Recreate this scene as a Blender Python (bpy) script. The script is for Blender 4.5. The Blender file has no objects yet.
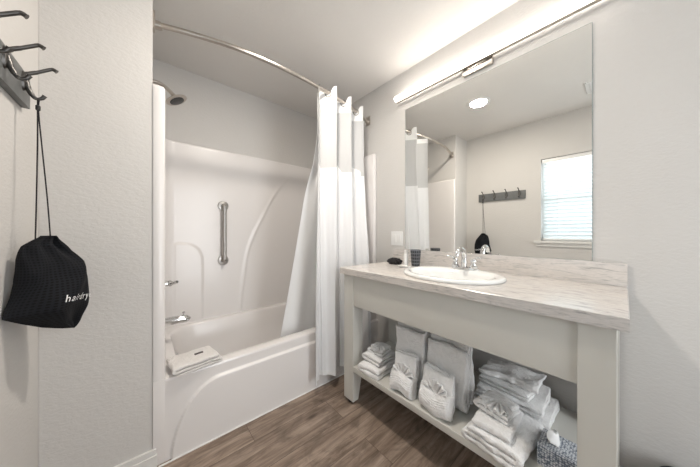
import bpy, bmesh, math, random
from mathutils import Vector, Matrix, noise
random.seed(7)
PI = math.pi
S = bpy.context.scene
C = S.collection

# ------------------------------------------------------------------ camera
cd = bpy.data.cameras.new('camera'); cam = bpy.data.objects.new('camera', cd); C.objects.link(cam)
cam.location = (0, 0, 1.09); cam.rotation_euler = (PI/2, 0, -math.radians(40.55))
cd.sensor_width = 36; cd.lens = 237.2/700*36; cd.shift_x = (350-346.8)/700; cd.shift_y = -(233.5-232.5)/700
cd.clip_start = 0.02
S.camera = cam
# ------------------------------------------------------------------ view
S.view_settings.view_transform = 'Standard'; S.view_settings.look = 'None'
S.view_settings.gamma = 1; S.view_settings.use_curve_mapping = False
S.view_settings.exposure = 0.52
# ------------------------------------------------------------------ world: bright overcast daylight
SKY = 1.6
w = bpy.data.worlds.new('world'); S.world = w; w.use_nodes = True
bg = w.node_tree.nodes['Background']; bg.inputs[0].default_value = (0.86, 0.94, 1.0, 1); bg.inputs[1].default_value = SKY
# daylight falling on the window from outside
WIN_Y0, WIN_Y1, WIN_Z0, WIN_Z1 = -0.30, 0.612, 1.0, 1.915
ld = bpy.data.lights.new('window_daylight', 'AREA'); ld.shape = 'RECTANGLE'; ld.size = 1.3; ld.size_y = 1.3
ld.energy = 28; ld.color = (0.84, 0.93, 1.0)
lo = bpy.data.objects.new('window_daylight', ld); C.objects.link(lo)
lo.location = (-0.95, 0.15, 1.75); lo.rotation_euler = (0, -PI/2 + 0.25, 0)
# added fill lamp outside the unseen doorway, brightens towels, tub and liner
ld = bpy.data.lights.new('doorway_fill', 'AREA'); ld.shape = 'RECTANGLE'; ld.size = 0.8; ld.size_y = 1.9
ld.energy = 15; ld.color = (0.99, 0.985, 0.98)
lo = bpy.data.objects.new('doorway_fill', ld); C.objects.link(lo)
lo.location = (0.80, -1.6, 1.1); lo.rotation_euler = (PI/2, 0, 0)
BAR_E = 8.5; CAN_E = 14.0; CAN_W = 12.0

# ------------------------------------------------------------------ material helpers
def new_mat(name, col, rough=0.5, metal=0.0, **k):
    m = bpy.data.materials.new(name); m.use_nodes = True
    b = m.node_tree.nodes['Principled BSDF']
    b.inputs['Base Color'].default_value = (*col, 1); b.inputs['Roughness'].default_value = rough
    b.inputs['Metallic'].default_value = metal
    for kk, v in k.items(): b.inputs[kk.replace('_', ' ')].default_value = v
    return m, m.node_tree, b
def N(t, typ, **k):
    n = t.nodes.new(typ)
    for kk, v in k.items(): setattr(n, kk, v)
    return n
def coords(t, scale=(1,1,1), kind='Object'):
    c = N(t, 'ShaderNodeTexCoord'); mp = N(t, 'ShaderNodeMapping'); mp.inputs['Scale'].default_value = scale
    t.links.new(c.outputs[kind], mp.inputs[0]); return mp.outputs[0]
def noise_tex(t, vec, scale, detail=3, rough=0.5, dist=0):
    n = N(t, 'ShaderNodeTexNoise'); n.inputs['Scale'].default_value = scale; n.inputs['Detail'].default_value = detail
    n.inputs['Roughness'].default_value = rough; n.inputs['Distortion'].default_value = dist
    t.links.new(vec, n.inputs['Vector']); return n
def ramp(t, fac, stops):
    r = N(t, 'ShaderNodeValToRGB'); e = r.color_ramp.elements
    while len(e) < len(stops): e.new(0.5)
    for el, (p, c) in zip(e, stops): el.position = p; el.color = (*c, 1)
    t.links.new(fac, r.inputs[0]); return r.outputs[0]
def bump(t, b, h, strength, dist=0.002):
    n = N(t, 'ShaderNodeBump'); n.inputs['Strength'].default_value = strength; n.inputs['Distance'].default_value = dist
    t.links.new(h, n.inputs['Height']); t.links.new(n.outputs[0], b.inputs['Normal'])
def simple(name, col, rough=0.5, metal=0.0, var=0.04, vs=20, bs=0, bscale=200, bd=0.001, **k):
    """plain material with slight procedural variation"""
    m, t, b = new_mat(name, col, rough, metal, **k)
    v = coords(t); n = noise_tex(t, v, vs, 2)
    c = ramp(t, n.outputs[0], [(0.3, tuple(x*(1-var) for x in col)), (0.7, tuple(min(1, x*(1+var)) for x in col))])
    t.links.new(c, b.inputs['Base Color'])
    if bs: bump(t, b, noise_tex(t, v, bscale, 2).outputs[0], bs, bd)
    return m
def wall_mat(name, col):
    m, t, b = new_mat(name, col, 0.75)
    v = coords(t)
    n = noise_tex(t, coords(t, (1, 1, 1.8)), 55, 3, 0.55, 0.4)
    bump(t, b, ramp(t, n.outputs[0], [(0.38, (0,0,0)), (0.62, (1,1,1))]), 0.22, 0.0022)
    c = ramp(t, noise_tex(t, v, 3, 2).outputs[0], [(0.3, tuple(x*0.985 for x in col)), (0.7, tuple(x*1.01 for x in col))])
    t.links.new(c, b.inputs['Base Color']); return m
M = {}
M['wall'] = wall_mat('wall_paint', (0.605, 0.588, 0.568))
M['ceiling'] = wall_mat('ceiling_paint', (0.74, 0.715, 0.685))
M['trim'] = simple('trim_paint', (0.72, 0.71, 0.69), 0.45)
M['acrylic'] = simple('tub_acrylic', (0.775, 0.748, 0.735), 0.27, var=0.01, vs=2, Coat_Weight=0.25, Coat_Roughness=0.10)
M['caulk'] = simple('caulk', (0.8, 0.79, 0.77), 0.5)
M['porcelain'] = simple('porcelain', (0.86, 0.86, 0.85), 0.08, var=0.005, Coat_Weight=0.5, Coat_Roughness=0.03)
M['chrome'] = simple('chrome', (0.72, 0.72, 0.72), 0.08, 1.0, var=0.02)
M['nickel'] = simple('brushed_nickel', (0.50, 0.46, 0.42), 0.28, 1.0, var=0.05, vs=60)
M['steel'] = simple('brushed_steel', (0.42, 0.40, 0.38), 0.30, 1.0, var=0.05, vs=60)
M['pewter'] = simple('pewter', (0.12, 0.115, 0.11), 0.38, 1.0, var=0.1, vs=60)
M['rail'] = simple('grey_board', (0.13, 0.135, 0.135), 0.5, var=0.1, vs=30, bs=0.1)
M['black'] = simple('black_rubber', (0.015, 0.015, 0.016), 0.5)
M['dark_face'] = simple('dark_nozzle_face', (0.06, 0.06, 0.06), 0.5, var=0.4, vs=300)
M['paint'] = simple('vanity_paint', (0.625, 0.615, 0.575), 0.42, var=0.015, vs=5)
M['white_plastic'] = simple('white_plastic', (0.80, 0.80, 0.79), 0.35, var=0.01)
M['blackcloth'] = simple('black_cloth', (0.012, 0.011, 0.013), 0.9, var=0.3, vs=80, bs=0.6, bscale=260, bd=0.003)
M['label'] = simple('dark_label', (0.06, 0.045, 0.045), 0.6, var=0.5, vs=400)
M['letter'] = simple('white_lettering', (0.85, 0.85, 0.85), 0.6)
M['soap'] = simple('soap', (0.84, 0.81, 0.77), 0.4)

def terry(name, col, bands=False):
    m, t, b = new_mat(name, col, 0.95, Sheen_Weight=0.35, Sheen_Roughness=0.5)
    v = coords(t)
    n1 = noise_tex(t, v, 170, 2, 0.6); n2 = noise_tex(t, v, 45, 3)
    mx = N(t, 'ShaderNodeMath', operation='ADD'); t.links.new(n1.outputs[0], mx.inputs[0]); t.links.new(n2.outputs[0], mx.inputs[1])
    bump(t, b, mx.outputs[0], 0.9, 0.007)
    c = ramp(t, n2.outputs[0], [(0.3, tuple(x*0.95 for x in col)), (0.65, tuple(min(1, x*1.02) for x in col))])
    t.links.new(c, b.inputs['Base Color']); return m
M['terry'] = terry('white_terry', (0.93, 0.93, 0.93))
M['terry_grey'] = terry('soft_white_terry', (0.88, 0.875, 0.87))
M['terry_warm'] = terry('warm_white_terry', (0.82, 0.79, 0.77))

def curtain_mat(name, alpha, col=(0.91, 0.91, 0.92), stripes=True):
    m, t, b = new_mat(name, col, 0.8)
    b.inputs['Sheen Weight'].default_value = 0.2
    tr = N(t, 'ShaderNodeBsdfTranslucent'); tr.inputs[0].default_value = (*col, 1)
    mix = N(t, 'ShaderNodeMixShader'); mix.inputs[0].default_value = 0.18
    t.links.new(b.outputs[0], mix.inputs[1]); t.links.new(tr.outputs[0], mix.inputs[2])
    out = t.nodes['Material Output']
    if stripes:
        v = coords(t, (1,1,1), 'UV')
        wv = N(t, 'ShaderNodeTexWave', wave_type='BANDS', bands_direction='X'); wv.inputs['Scale'].default_value = 26
        t.links.new(v, wv.inputs[0])
        n = noise_tex(t, coords(t, (1, 1, 1)), 35, 3)
        mm = N(t, 'ShaderNodeMath', operation='ADD'); t.links.new(wv.outputs[1], mm.inputs[0]); t.links.new(n.outputs[0], mm.inputs[1])
        bump(t, b, mm.outputs[0], 0.18, 0.0015)
        c = ramp(t, wv.outputs[1], [(0.2, tuple(x*0.97 for x in col)), (0.8, col)])
        t.links.new(c, b.inputs['Base Color'])
    if alpha < 1:
        tp = N(t, 'ShaderNodeBsdfTransparent'); m2 = N(t, 'ShaderNodeMixShader'); m2.inputs[0].default_value = alpha
        t.links.new(tp.outputs[0], m2.inputs[1]); t.links.new(mix.outputs[0], m2.inputs[2]); t.links.new(m2.outputs[0], out.inputs[0])
    else: t.links.new(mix.outputs[0], out.inputs[0])
    return m
M['curtain'] = curtain_mat('curtain_cloth', 1)
M['header'] = curtain_mat('curtain_header_cloth', 1, (0.92, 0.92, 0.92), False)
M['sheer'] = curtain_mat('curtain_sheer_mesh', 0.84, (0.72, 0.72, 0.72))
M['liner'] = curtain_mat('curtain_liner_cloth', 1, (0.95, 0.95, 0.95), False)

# laminate with fine travertine streaks running along the counter
def laminate():
    m, t, b = new_mat('travertine_laminate', (0.6, 0.55, 0.5), 0.22)
    n1 = noise_tex(t, coords(t, (60, 11, 95)), 1.0, 6, 0.6, 1.4)
    n2 = noise_tex(t, coords(t, (4, 1.2, 6)), 1.0, 3, 0.5, 0.5)
    c1 = ramp(t, n1.outputs[0], [(0.32, (0.38, 0.37, 0.36)), (0.42, (0.575, 0.55, 0.53)), (0.55, (0.70, 0.66, 0.635)), (0.72, (0.50, 0.48, 0.465))])
    c2 = ramp(t, n2.outputs[0], [(0.35, (0.92, 0.93, 0.94)), (0.65, (1.0, 0.98, 0.95))])
    mx = N(t, 'ShaderNodeMixRGB', blend_type='MULTIPLY'); mx.inputs[0].default_value = 1
    t.links.new(c1, mx.inputs[1]); t.links.new(c2, mx.inputs[2]); t.links.new(mx.outputs[0], b.inputs['Base Color'])
    return m
M['laminate'] = laminate()

def planks():
    m, t, b = new_mat('wood_plank_vinyl', (0.15, 0.11, 0.09), 0.38)
    v = coords(t)
    br = N(t, 'ShaderNodeTexBrick'); br.offset = 0.37; br.squash = 1
    for k, x in (('Scale', 1.0), ('Mortar Size', 0.0011), ('Mortar Smooth', 0.0), ('Bias', 0.0), ('Brick Width', 1.22), ('Row Height', 0.182)):
        br.inputs[k].default_value = x
    br.inputs['Color1'].default_value = (0.2, 0.2, 0.2, 1); br.inputs['Color2'].default_value = (0.9, 0.9, 0.9, 1)
    br.inputs['Mortar'].default_value = (0, 0, 0, 1)
    mp = N(t, 'ShaderNodeMapping'); mp.inputs['Location'].default_value = (0.96, 0.015, 0); t.links.new(v, mp.inputs[0])
    t.links.new(mp.outputs[0], br.inputs[0])
    # per plank offset of the grain
    off = N(t, 'ShaderNodeVectorMath', operation='MULTIPLY'); off.inputs[1].default_value = (3.7, 9.1, 0)
    t.links.new(br.outputs['Color'], off.inputs[0])
    ad = N(t, 'ShaderNodeVectorMath', operation='ADD'); t.links.new(v, ad.inputs[0]); t.links.new(off.outputs[0], ad.inputs[1])
    def mapped(s):
        q = N(t, 'ShaderNodeMapping'); q.inputs['Scale'].default_value = s; t.links.new(ad.outputs[0], q.inputs[0]); return q.outputs[0]
    g1 = noise_tex(t, mapped((2.2, 24, 1)), 1, 9, 0.72, 0.9)
    g2 = noise_tex(t, mapped((4.0, 9, 1)), 1, 4, 0.6, 1.5)
    c1 = ramp(t, g1.outputs[0], [(0.30, (0.105, 0.073, 0.052)), (0.43, (0.215, 0.160, 0.124)), (0.56, (0.33, 0.258, 0.207)), (0.70, (0.46, 0.378, 0.315))])
    c2 = ramp(t, g2.outputs[0], [(0.28, (0.50, 0.48, 0.46)), (0.48, (0.92, 0.90, 0.88)), (0.7, (1.12, 1.10, 1.08))])
    mx = N(t, 'ShaderNodeMixRGB', blend_type='MULTIPLY'); mx.inputs[0].default_value = 1
    t.links.new(c1, mx.inputs[1]); t.links.new(c2, mx.inputs[2])
    # knots
    vo = N(t, 'ShaderNodeTexVoronoi'); vo.inputs['Scale'].default_value = 1; t.links.new(mapped((2.9, 7.5, 1)), vo.inputs[0])
    kn = ramp(t, vo.outputs['Distance'], [(0.03, (0.25, 0.21, 0.19)), (0.15, (1, 1, 1))])
    m2 = N(t, 'ShaderNodeMixRGB', blend_type='MULTIPLY'); m2.inputs[0].default_value = 0.9
    t.links.new(mx.outputs[0], m2.inputs[1]); t.links.new(kn, m2.inputs[2])
    m3 = N(t, 'ShaderNodeMixRGB', blend_type='MULTIPLY'); m3.inputs[0].default_value = 1
    pv = ramp(t, br.outputs['Color'], [(0.0, (0.35, 0.31, 0.29)), (0.10, (0.90, 0.90, 0.90)), (1.0, (1.05, 1.04, 1.03))])
    t.links.new(m2.outputs[0], m3.inputs[1]); t.links.new(pv, m3.inputs[2]); t.links.new(m3.outputs[0], b.inputs['Base Color'])
    bump(t, b, g1.outputs[0], 0.12, 0.002); return m
M['floor'] = planks()

def emit(name, col, e):
    m = bpy.data.materials.new(name); m.use_nodes = True; t = m.node_tree
    t.nodes.remove(t.nodes['Principled BSDF']); em = N(t, 'ShaderNodeEmission')
    em.inputs[0].default_value = (*col, 1); em.inputs[1].default_value = e
    t.links.new(em.outputs[0], t.nodes['Material Output'].inputs[0]); return m
M['bar_glow'] = emit('lit_bar_diffuser', (1.0, 0.93, 0.85), BAR_E)
M['can_glow'] = emit('lit_downlight_lens', (1.0, 0.93, 0.84), CAN_E)
m, t, b = new_mat('mirror_silver', (0.93, 0.93, 0.905), 0.0, 1.0); M['mirror'] = m
m = bpy.data.materials.new('window_glass'); m.use_nodes = True; t = m.node_tree; t.nodes.remove(t.nodes['Principled BSDF'])
tp = N(t, 'ShaderNodeBsdfTransparent'); gl = N(t, 'ShaderNodeBsdfGlossy'); gl.inputs['Roughness'].default_value = 0.02
mx = N(t, 'ShaderNodeMixShader'); mx.inputs[0].default_value = 0.06
t.links.new(tp.outputs[0], mx.inputs[1]); t.links.new(gl.outputs[0], mx.inputs[2]); t.links.new(mx.outputs[0], t.nodes['Material Output'].inputs[0]); M['glass'] = m
m, t, b = new_mat('blind_slat', (0.86, 0.88, 0.88), 0.5)
tr = N(t, 'ShaderNodeBsdfTranslucent'); tr.inputs[0].default_value = (0.85, 0.9, 0.92, 1); mx = N(t, 'ShaderNodeMixShader'); mx.inputs[0].default_value = 0.4
t.links.new(b.outputs[0], mx.inputs[1]); t.links.new(tr.outputs[0], mx.inputs[2]); t.links.new(mx.outputs[0], t.nodes['Material Output'].inputs[0]); M['slat'] = m
# bag: black mesh cloth with rows of small holes
m, t, b = new_mat('perforated_black_cloth', (0.02, 0.02, 0.022), 0.9, Specular_IOR_Level=0.25)
v = coords(t, (1, 1, 1), 'UV')
vo = N(t, 'ShaderNodeTexVoronoi'); vo.inputs['Scale'].default_value = 125; vo.inputs['Randomness'].default_value = 0.0; t.links.new(v, vo.inputs[0])
c = ramp(t, vo.outputs['Distance'], [(0.26, (0.003, 0.003, 0.004)), (0.36, (0.010, 0.011, 0.014))])
t.links.new(c, b.inputs['Base Color']); bump(t, b, vo.outputs['Distance'], 0.4, 0.001); M['bag'] = m
# plaid wrap
m, t, b = new_mat('plaid_print', (0.1, 0.1, 0.1), 0.4)
v = coords(t, (1, 1, 1), 'UV'); sx = N(t, 'ShaderNodeSeparateXYZ'); t.links.new(v, sx.inputs[0])
def stripe(o, f):
    a = N(t, 'ShaderNodeMath', operation='MULTIPLY'); a.inputs[1].default_value = f; t.links.new(sx.outputs[o], a.inputs[0])
    c = N(t, 'ShaderNodeMath', operation='FRACT'); t.links.new(a.outputs[0], c.inputs[0])
    g = N(t, 'ShaderNodeMath', operation='GREATER_THAN'); g.inputs[1].default_value = 0.72; t.links.new(c.outputs[0], g.inputs[0]); return g.outputs[0]
ad = N(t, 'ShaderNodeMath', operation='ADD'); t.links.new(stripe(0, 16), ad.inputs[0]); t.links.new(stripe(1, 5), ad.inputs[1])
c = ramp(t, ad.outputs[0], [(0.0, (0.010, 0.011, 0.018)), (0.5, (0.045, 0.05, 0.065)), (1.0, (0.17, 0.18, 0.20))])
t.links.new(c, b.inputs['Base Color']); M['plaid'] = m
# blue woven print of the tissue box
m, t, b = new_mat('blue_woven_print', (0.3, 0.35, 0.45), 0.6)
v = coords(t, (1, 1, 1)); vo = N(t, 'ShaderNodeTexVoronoi'); vo.inputs['Scale'].default_value = 130; vo.inputs['Randomness'].default_value = 0.45; t.links.new(v, vo.inputs[0])
c = ramp(t, vo.outputs['Distance'], [(0.20, (0.85, 0.87, 0.89)), (0.46, (0.50, 0.54, 0.60)), (0.66, (0.12, 0.15, 0.21))])
t.links.new(c, b.inputs['Base Color']); M['bluebox'] = m

# ------------------------------------------------------------------ object helpers
ROOT = {}
def obj(name, bm, mat, parent=None, smooth=True, base=None, angle=35):
    """link bm as one mesh object; vertices are given in world coordinates"""
    loc = Vector((0, 0, 0))
    if parent is None:
        if base is None:
            vs = [v.co for v in bm.verts]
            mn = Vector([min(v[i] for v in vs) for i in range(3)]); mx = Vector([max(v[i] for v in vs) for i in range(3)])
            base = Vector(((mn.x+mx.x)/2, (mn.y+mx.y)/2, mn.z))
        loc = Vector(base)
        bmesh.ops.translate(bm, verts=bm.verts, vec=-loc)
    else:
        p = parent
        while p.parent: p = p.parent
        bmesh.ops.translate(bm, verts=bm.verts, vec=-p.location)
    me = bpy.data.meshes.new(name); bm.normal_update(); bm.to_mesh(me); bm.free()
    me.materials.append(M[mat] if isinstance(mat, str) else mat)
    if smooth:
        me.shade_smooth(); me.set_sharp_from_angle(angle=math.radians(angle))
    o = bpy.data.objects.new(name, me); C.objects.link(o)
    if parent is None: o.location = loc
    else: o.parent = parent
    return o
def thing(name, label, cat, loc=(0,0,0), group=None):
    o = bpy.data.objects.new(name, None); C.objects.link(o); o.location = loc; o.empty_display_size = 0.05
    o['label'] = label; o['category'] = cat
    if group: o['group'] = group
    return o
def tag(o, label, cat, group=None):
    o['label'] = label; o['category'] = cat
    if group: o['group'] = group
    return o
def struct(name, bm, mat, parent=None, smooth=False):
    o = obj(name, bm, mat, parent, smooth)
    if parent is None: o['kind'] = 'structure'
    return o
def box(bm, x0, x1, y0, y1, z0, z1, bevel=0, seg=2):
    r = bmesh.ops.create_cube(bm, size=1)
    vs = r['verts']
    for v in vs: v.co = Vector((x0 + (v.co.x+.5)*(x1-x0), y0 + (v.co.y+.5)*(y1-y0), z0 + (v.co.z+.5)*(z1-z0)))
    if bevel:
        es = list({e for v in vs for e in v.link_edges})
        bmesh.ops.bevel(bm, geom=es, offset=bevel, segments=seg, affect='EDGES', profile=0.7)
    return bm
def B(*a, **k): return box(bmesh.new(), *a, **k)
def tube(bm, pts, r, seg=16, cap=True):
    pts = [Vector(p) for p in pts]; n = len(pts)
    rs = r if isinstance(r, (list, tuple)) else [r]*n
    rings = []; up = None
    for i, p in enumerate(pts):
        d = (pts[min(i+1, n-1)] - pts[max(i-1, 0)]).normalized()
        if up is None: up = Vector((0,0,1)) if abs(d.z) < 0.9 else Vector((1,0,0))
        a = d.cross(up).normalized(); up = a.cross(d).normalized()
        rings.append([bm.verts.new(p + rs[i]*(math.cos(2*PI*k/seg)*a + math.sin(2*PI*k/seg)*up)) for k in range(seg)])
    for i in range(n-1):
        for k in range(seg): bm.faces.new((rings[i][k], rings[i][(k+1)%seg], rings[i+1][(k+1)%seg], rings[i+1][k]))
    if cap: bm.faces.new(rings[0][::-1]); bm.faces.new(rings[-1])
    return bm
def T(*a, **k): return tube(bmesh.new(), *a, **k)
def spline(pts, n=8):
    pts = [Vector(p) for p in pts]; out = []
    for i in range(len(pts)-1):
        p0 = pts[max(i-1,0)]; p1 = pts[i]; p2 = pts[i+1]; p3 = pts[min(i+2, len(pts)-1)]
        for k in range(n):
            t = k/n
            out.append(0.5*((2*p1)+(-p0+p2)*t+(2*p0-5*p1+4*p2-p3)*t*t+(-p0+3*p1-3*p2+p3)*t**3))
    out.append(pts[-1]); return out
def lathe(bm, prof, c=(0,0,0), axis=(0,0,1), seg=32, sx=1, sy=1):
    """prof = [(r, h)...] swept round axis from c"""
    q = Vector((0,0,1)).rotation_difference(Vector(axis).normalized()); c = Vector(c); rings = []
    for r, h in prof:
        rings.append([bm.verts.new(c + q @ Vector((sx*r*math.cos(2*PI*k/seg), sy*r*math.sin(2*PI*k/seg), h))) for k in range(seg)])
    for i in range(len(rings)-1):
        for k in range(seg): bm.faces.new((rings[i][k], rings[i][(k+1)%seg], rings[i+1][(k+1)%seg], rings[i+1][k]))
    bm.faces.new(rings[0][::-1]); bm.faces.new(rings[-1]); return bm
def L(*a, **k): return lathe(bmesh.new(), *a, **k)
def grid(nu, nv, f, uv=None):
    bm = bmesh.new(); vs = [[bm.verts.new(f(i/nu, j/nv)) for j in range(nv+1)] for i in range(nu+1)]
    ul = bm.loops.layers.uv.new('uv') if uv else None
    for i in range(nu):
        for j in range(nv):
            fc = bm.faces.new((vs[i][j], vs[i+1][j], vs[i+1][j+1], vs[i][j+1]))
            if uv:
                for lp, (a, b_) in zip(fc.loops, ((i,j),(i+1,j),(i+1,j+1),(i,j+1))): lp[ul].uv = uv(a/nu, b_/nv)
    return bm
def solidify(bm, th):
    me = bpy.data.meshes.new('tmp'); bm.normal_update(); bm.to_mesh(me); bm.free()
    o = bpy.data.objects.new('tmp', me); C.objects.link(o); md = o.modifiers.new('s', 'SOLIDIFY'); md.thickness = th; md.offset = 0
    dg = bpy.context.evaluated_depsgraph_get(); ev = o.evaluated_get(dg); b2 = bmesh.new(); b2.from_mesh(ev.to_mesh()); ev.to_mesh_clear()
    bpy.data.objects.remove(o); bpy.data.meshes.remove(me); return b2
def wobble(bm, amp, scale, seed=0):
    o = Vector((seed*3.1, seed*1.7, seed*0.9))
    for v in bm.verts: v.co += amp*noise.noise_vector(v.co*scale + o)
    return bm
def smooth01(a, b, x):
    t = max(0, min(1, (x-a)/(b-a))); return t*t*(3-2*t)

# ------------------------------------------------------------------ the room
XL, XR, XW = -0.300, 1.562, 0.031      # left wall, vanity wall, end of the partition
YP, YB, Y0 = 1.424, 2.233, -1.15       # partition face, wall behind the tub, wall behind the camera
HC = 2.361
struct('floor', B(XL-.1, XR+.1, Y0-.1, YB+.1, -0.05, 0), 'floor')
struct('ceiling', B(XL-.1, XR+.1, Y0-.1, YB+.1, HC, HC+.06), 'ceiling')
struct('wall_right', B(XR, XR+.1, Y0, YB, 0, HC), 'wall')
struct('wall_far', B(XL, XR+.1, YB, YB+.1, 0, HC), 'wall')
bm = bmesh.new()
for a in ((Y0, WIN_Y0, 0, HC), (WIN_Y1, YB, 0, HC), (WIN_Y0, WIN_Y1, 0, WIN_Z0), (WIN_Y0, WIN_Y1, WIN_Z1, HC)):
    box(bm, XL-.12, XL, *a)
struct('wall_left', bm, 'wall')
struct('wall_partition', B(XL, XW, YP, YB, 0, HC, bevel=0.002), 'wall')
bm = bmesh.new()   # wall behind the camera with its doorway
DX0, DX1, DZ = 0.42, 1.22, 2.03
for a in ((XL, DX0, 0, HC), (DX1, XR, 0, HC), (DX0, DX1, DZ, HC)): box(bm, a[0], a[1], Y0-.1, Y0, a[2], a[3])
struct('wall_behind', bm, 'wall')
bm = bmesh.new()
box(bm, DX0-.06, DX0, Y0-.1, Y0+.015, 0, DZ+.06, bevel=.003); box(bm, DX1, DX1+.06, Y0-.1, Y0+.015, 0, DZ+.06, bevel=.003); box(bm, DX0, DX1, Y0-.1, Y0+.015, DZ, DZ+.06, bevel=.003)
struct('trim_1', bm, 'trim')
def baseboard(name, x0, x1, y0, y1, ax):
    bm = B(x0, x1, y0, y1, 0, 0.088, bevel=0.003)
    struct(name, bm, 'trim')
def stepped(name, pts):
    bm = bmesh.new()
    for p in pts: box(bm, *p, bevel=.002)
    struct(name, bm, 'trim')
stepped('baseboard_partition', [(XL, XW+.012, YP-.012, YP, 0, .085), (XL, XW+.016, YP-.016, YP, 0, .058)])
stepped('baseboard_left', [(XL, XL+.012, Y0, YP-.016, 0, .085), (XL, XL+.016, Y0, YP-.016, 0, .058)])
stepped('baseboard_right', [(XR-.012, XR, Y0, YP-.03, 0, .085), (XR-.016, XR, Y0, YP-.03, 0, .058)])

# window in the left wall with its sill and blinds (seen in the mirror)
win = bpy.data.objects.new('window_1', None); C.objects.link(win); win.location = (XL-.1, (WIN_Y0+WIN_Y1)/2, WIN_Z0); win['kind'] = 'structure'
bm = bmesh.new(); X0, X1 = XL-.115, XL-.075
for a in ((WIN_Y0, WIN_Y0+.04, WIN_Z0, WIN_Z1), (WIN_Y1-.04, WIN_Y1, WIN_Z0, WIN_Z1), (WIN_Y0, WIN_Y1, WIN_Z0, WIN_Z0+.04), (WIN_Y0, WIN_Y1, WIN_Z1-.04, WIN_Z1), (WIN_Y0, WIN_Y1, 1.44, 1.475)):
    box(bm, X0, X1, *a, bevel=.003)
obj('window_frame', bm, 'white_plastic', win)
obj('pane', B(XL-.099, XL-.095, WIN_Y0+.03, WIN_Y1-.03, WIN_Z0+.03, WIN_Z1-.03), 'glass', win, smooth=False)
bm = bmesh.new(); box(bm, XL-.075, XL+.030, WIN_Y0-.06, WIN_Y1+.06, WIN_Z0-.028, WIN_Z0, bevel=.004); box(bm, XL, XL+.014, WIN_Y0-.045, WIN_Y1+.045, WIN_Z0-.065, WIN_Z0-.028, bevel=.003)
struct('trim_2', bm, 'trim')
bl = thing('window_blind', 'white horizontal slatted blind hanging in the window, seen in the mirror', 'blind', (XL-.035, .156, WIN_Z1-.004))
obj('headrail', B(XL-.055, XL-.015, WIN_Y0+.006, WIN_Y1-.006, WIN_Z1-.045, WIN_Z1-.004, bevel=.003), 'white_plastic', bl)
bm = bmesh.new(); k = 0; z = WIN_Z0+.045
while z < WIN_Z1-.05:
    c0 = Vector((XL-.035, 0, z)); a = math.radians(60); hw = .0235
    d = Vector((math.cos(a), 0, math.sin(a)))*hw; nn = Vector((-math.sin(a), 0, math.cos(a)))*.0013
    q = [c0-d-nn, c0+d-nn, c0+d+nn, c0-d+nn]
    lo_ = [bm.verts.new(p+Vector((0, WIN_Y0+.012, 0))) for p in q]; hi_ = [bm.verts.new(p+Vector((0, WIN_Y1-.012, 0))) for p in q]
    for i in range(4): bm.faces.new((lo_[i], lo_[(i+1)%4], hi_[(i+1)%4], hi_[i]))
    bm.faces.new(lo_[::-1]); bm.faces.new(hi_); z += .040
obj('slats', bm, 'slat', bl, smooth=False)
obj('bottom_rail', B(XL-.057, XL-.013, WIN_Y0+.012, WIN_Y1-.012, WIN_Z0+.006, WIN_Z0+.022, bevel=.003), 'white_plastic', bl)
for y in (WIN_Y0+.14, WIN_Y1-.14): obj('ladder_cord', T([(XL-.011, y, WIN_Z0+.02), (XL-.011, y, WIN_Z1-.03)], .0012, 6), 'white_plastic', bl)

# recessed light and fan grille in the ceiling
dl = thing('recessed_ceiling_light', 'round lit recessed ceiling light seen in the mirror', 'ceiling light', (.627, .925, HC))
obj('trim_ring', L([(.075, -.001), (.077, -.006), (.098, -.004), (.102, -.0005)], (.627, .925, HC), seg=40), 'white_plastic', dl)
obj('lens', L([(.001, -.009), (.06, -.0085), (.074, -.006), (.074, -.003)], (.627, .925, HC), seg=40), 'can_glow', dl)
ld = bpy.data.lights.new('downlight', 'AREA'); ld.shape = 'DISK'; ld.size = .14; ld.energy = CAN_W; ld.color = (1, .92, .82)
lo = bpy.data.objects.new('downlight', ld); C.objects.link(lo); lo.location = (.627, .925, HC-.012)
vt = thing('ceiling_fan_grille', 'square white exhaust grille on the ceiling at the mirror\'s upper right edge', 'vent', (.14, .10, HC))
obj('grille_frame', B(.02, .26, -.02, .22, HC-.006, HC-.0005, bevel=.006), 'white_plastic', vt)
bm = bmesh.new()
for i in range(9): box(bm, .038, .242, .0+.0235*i, .010+.0235*i, HC-.009, HC-.006)
obj('louvre', bm, 'trim', vt, smooth=False)

# ------------------------------------------------------------------ one piece tub and shower surround
TB = thing('bathtub', 'white acrylic bathtub with moulded apron below the shower surround', 'bathtub', (.80, 1.82, 0))
RZ = .392; YA = 1.418
def rrect(x0, x1, y0, y1, r, n):
    """n points evenly by angle round a rounded rectangle"""
    cx, cy = (x0+x1)/2, (y0+y1)/2; hx, hy = (x1-x0)/2, (y1-y0)/2; pts = []
    base = []
    m_ = n//4
    for q, (sx, sy) in enumerate(((1,1), (-1,1), (-1,-1), (1,-1))):
        for k in range(m_):
            a = q*PI/2 + (k+.5)/m_*PI/2
            base.append((cx + sx*(hx-r) + r*math.cos(a), cy + sy*(hy-r) + r*math.sin(a)))
    return base
def densify(loop, n):
    # resample closed loop to n points, starting from the first
    P = [Vector((*p, 0)) for p in loop] + [Vector((*loop[0], 0))]
    d = [0]
    for a, b_ in zip(P, P[1:]): d.append(d[-1]+(b_-a).length)
    out = []; j = 0
    for i in range(n):
        s = d[-1]*i/n
        while d[j+1] < s: j += 1
        t_ = (s-d[j])/(d[j+1]-d[j]); out.append(P[j].lerp(P[j+1], t_))
    return out
bm = bmesh.new(); NP = 160; rings = []
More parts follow.
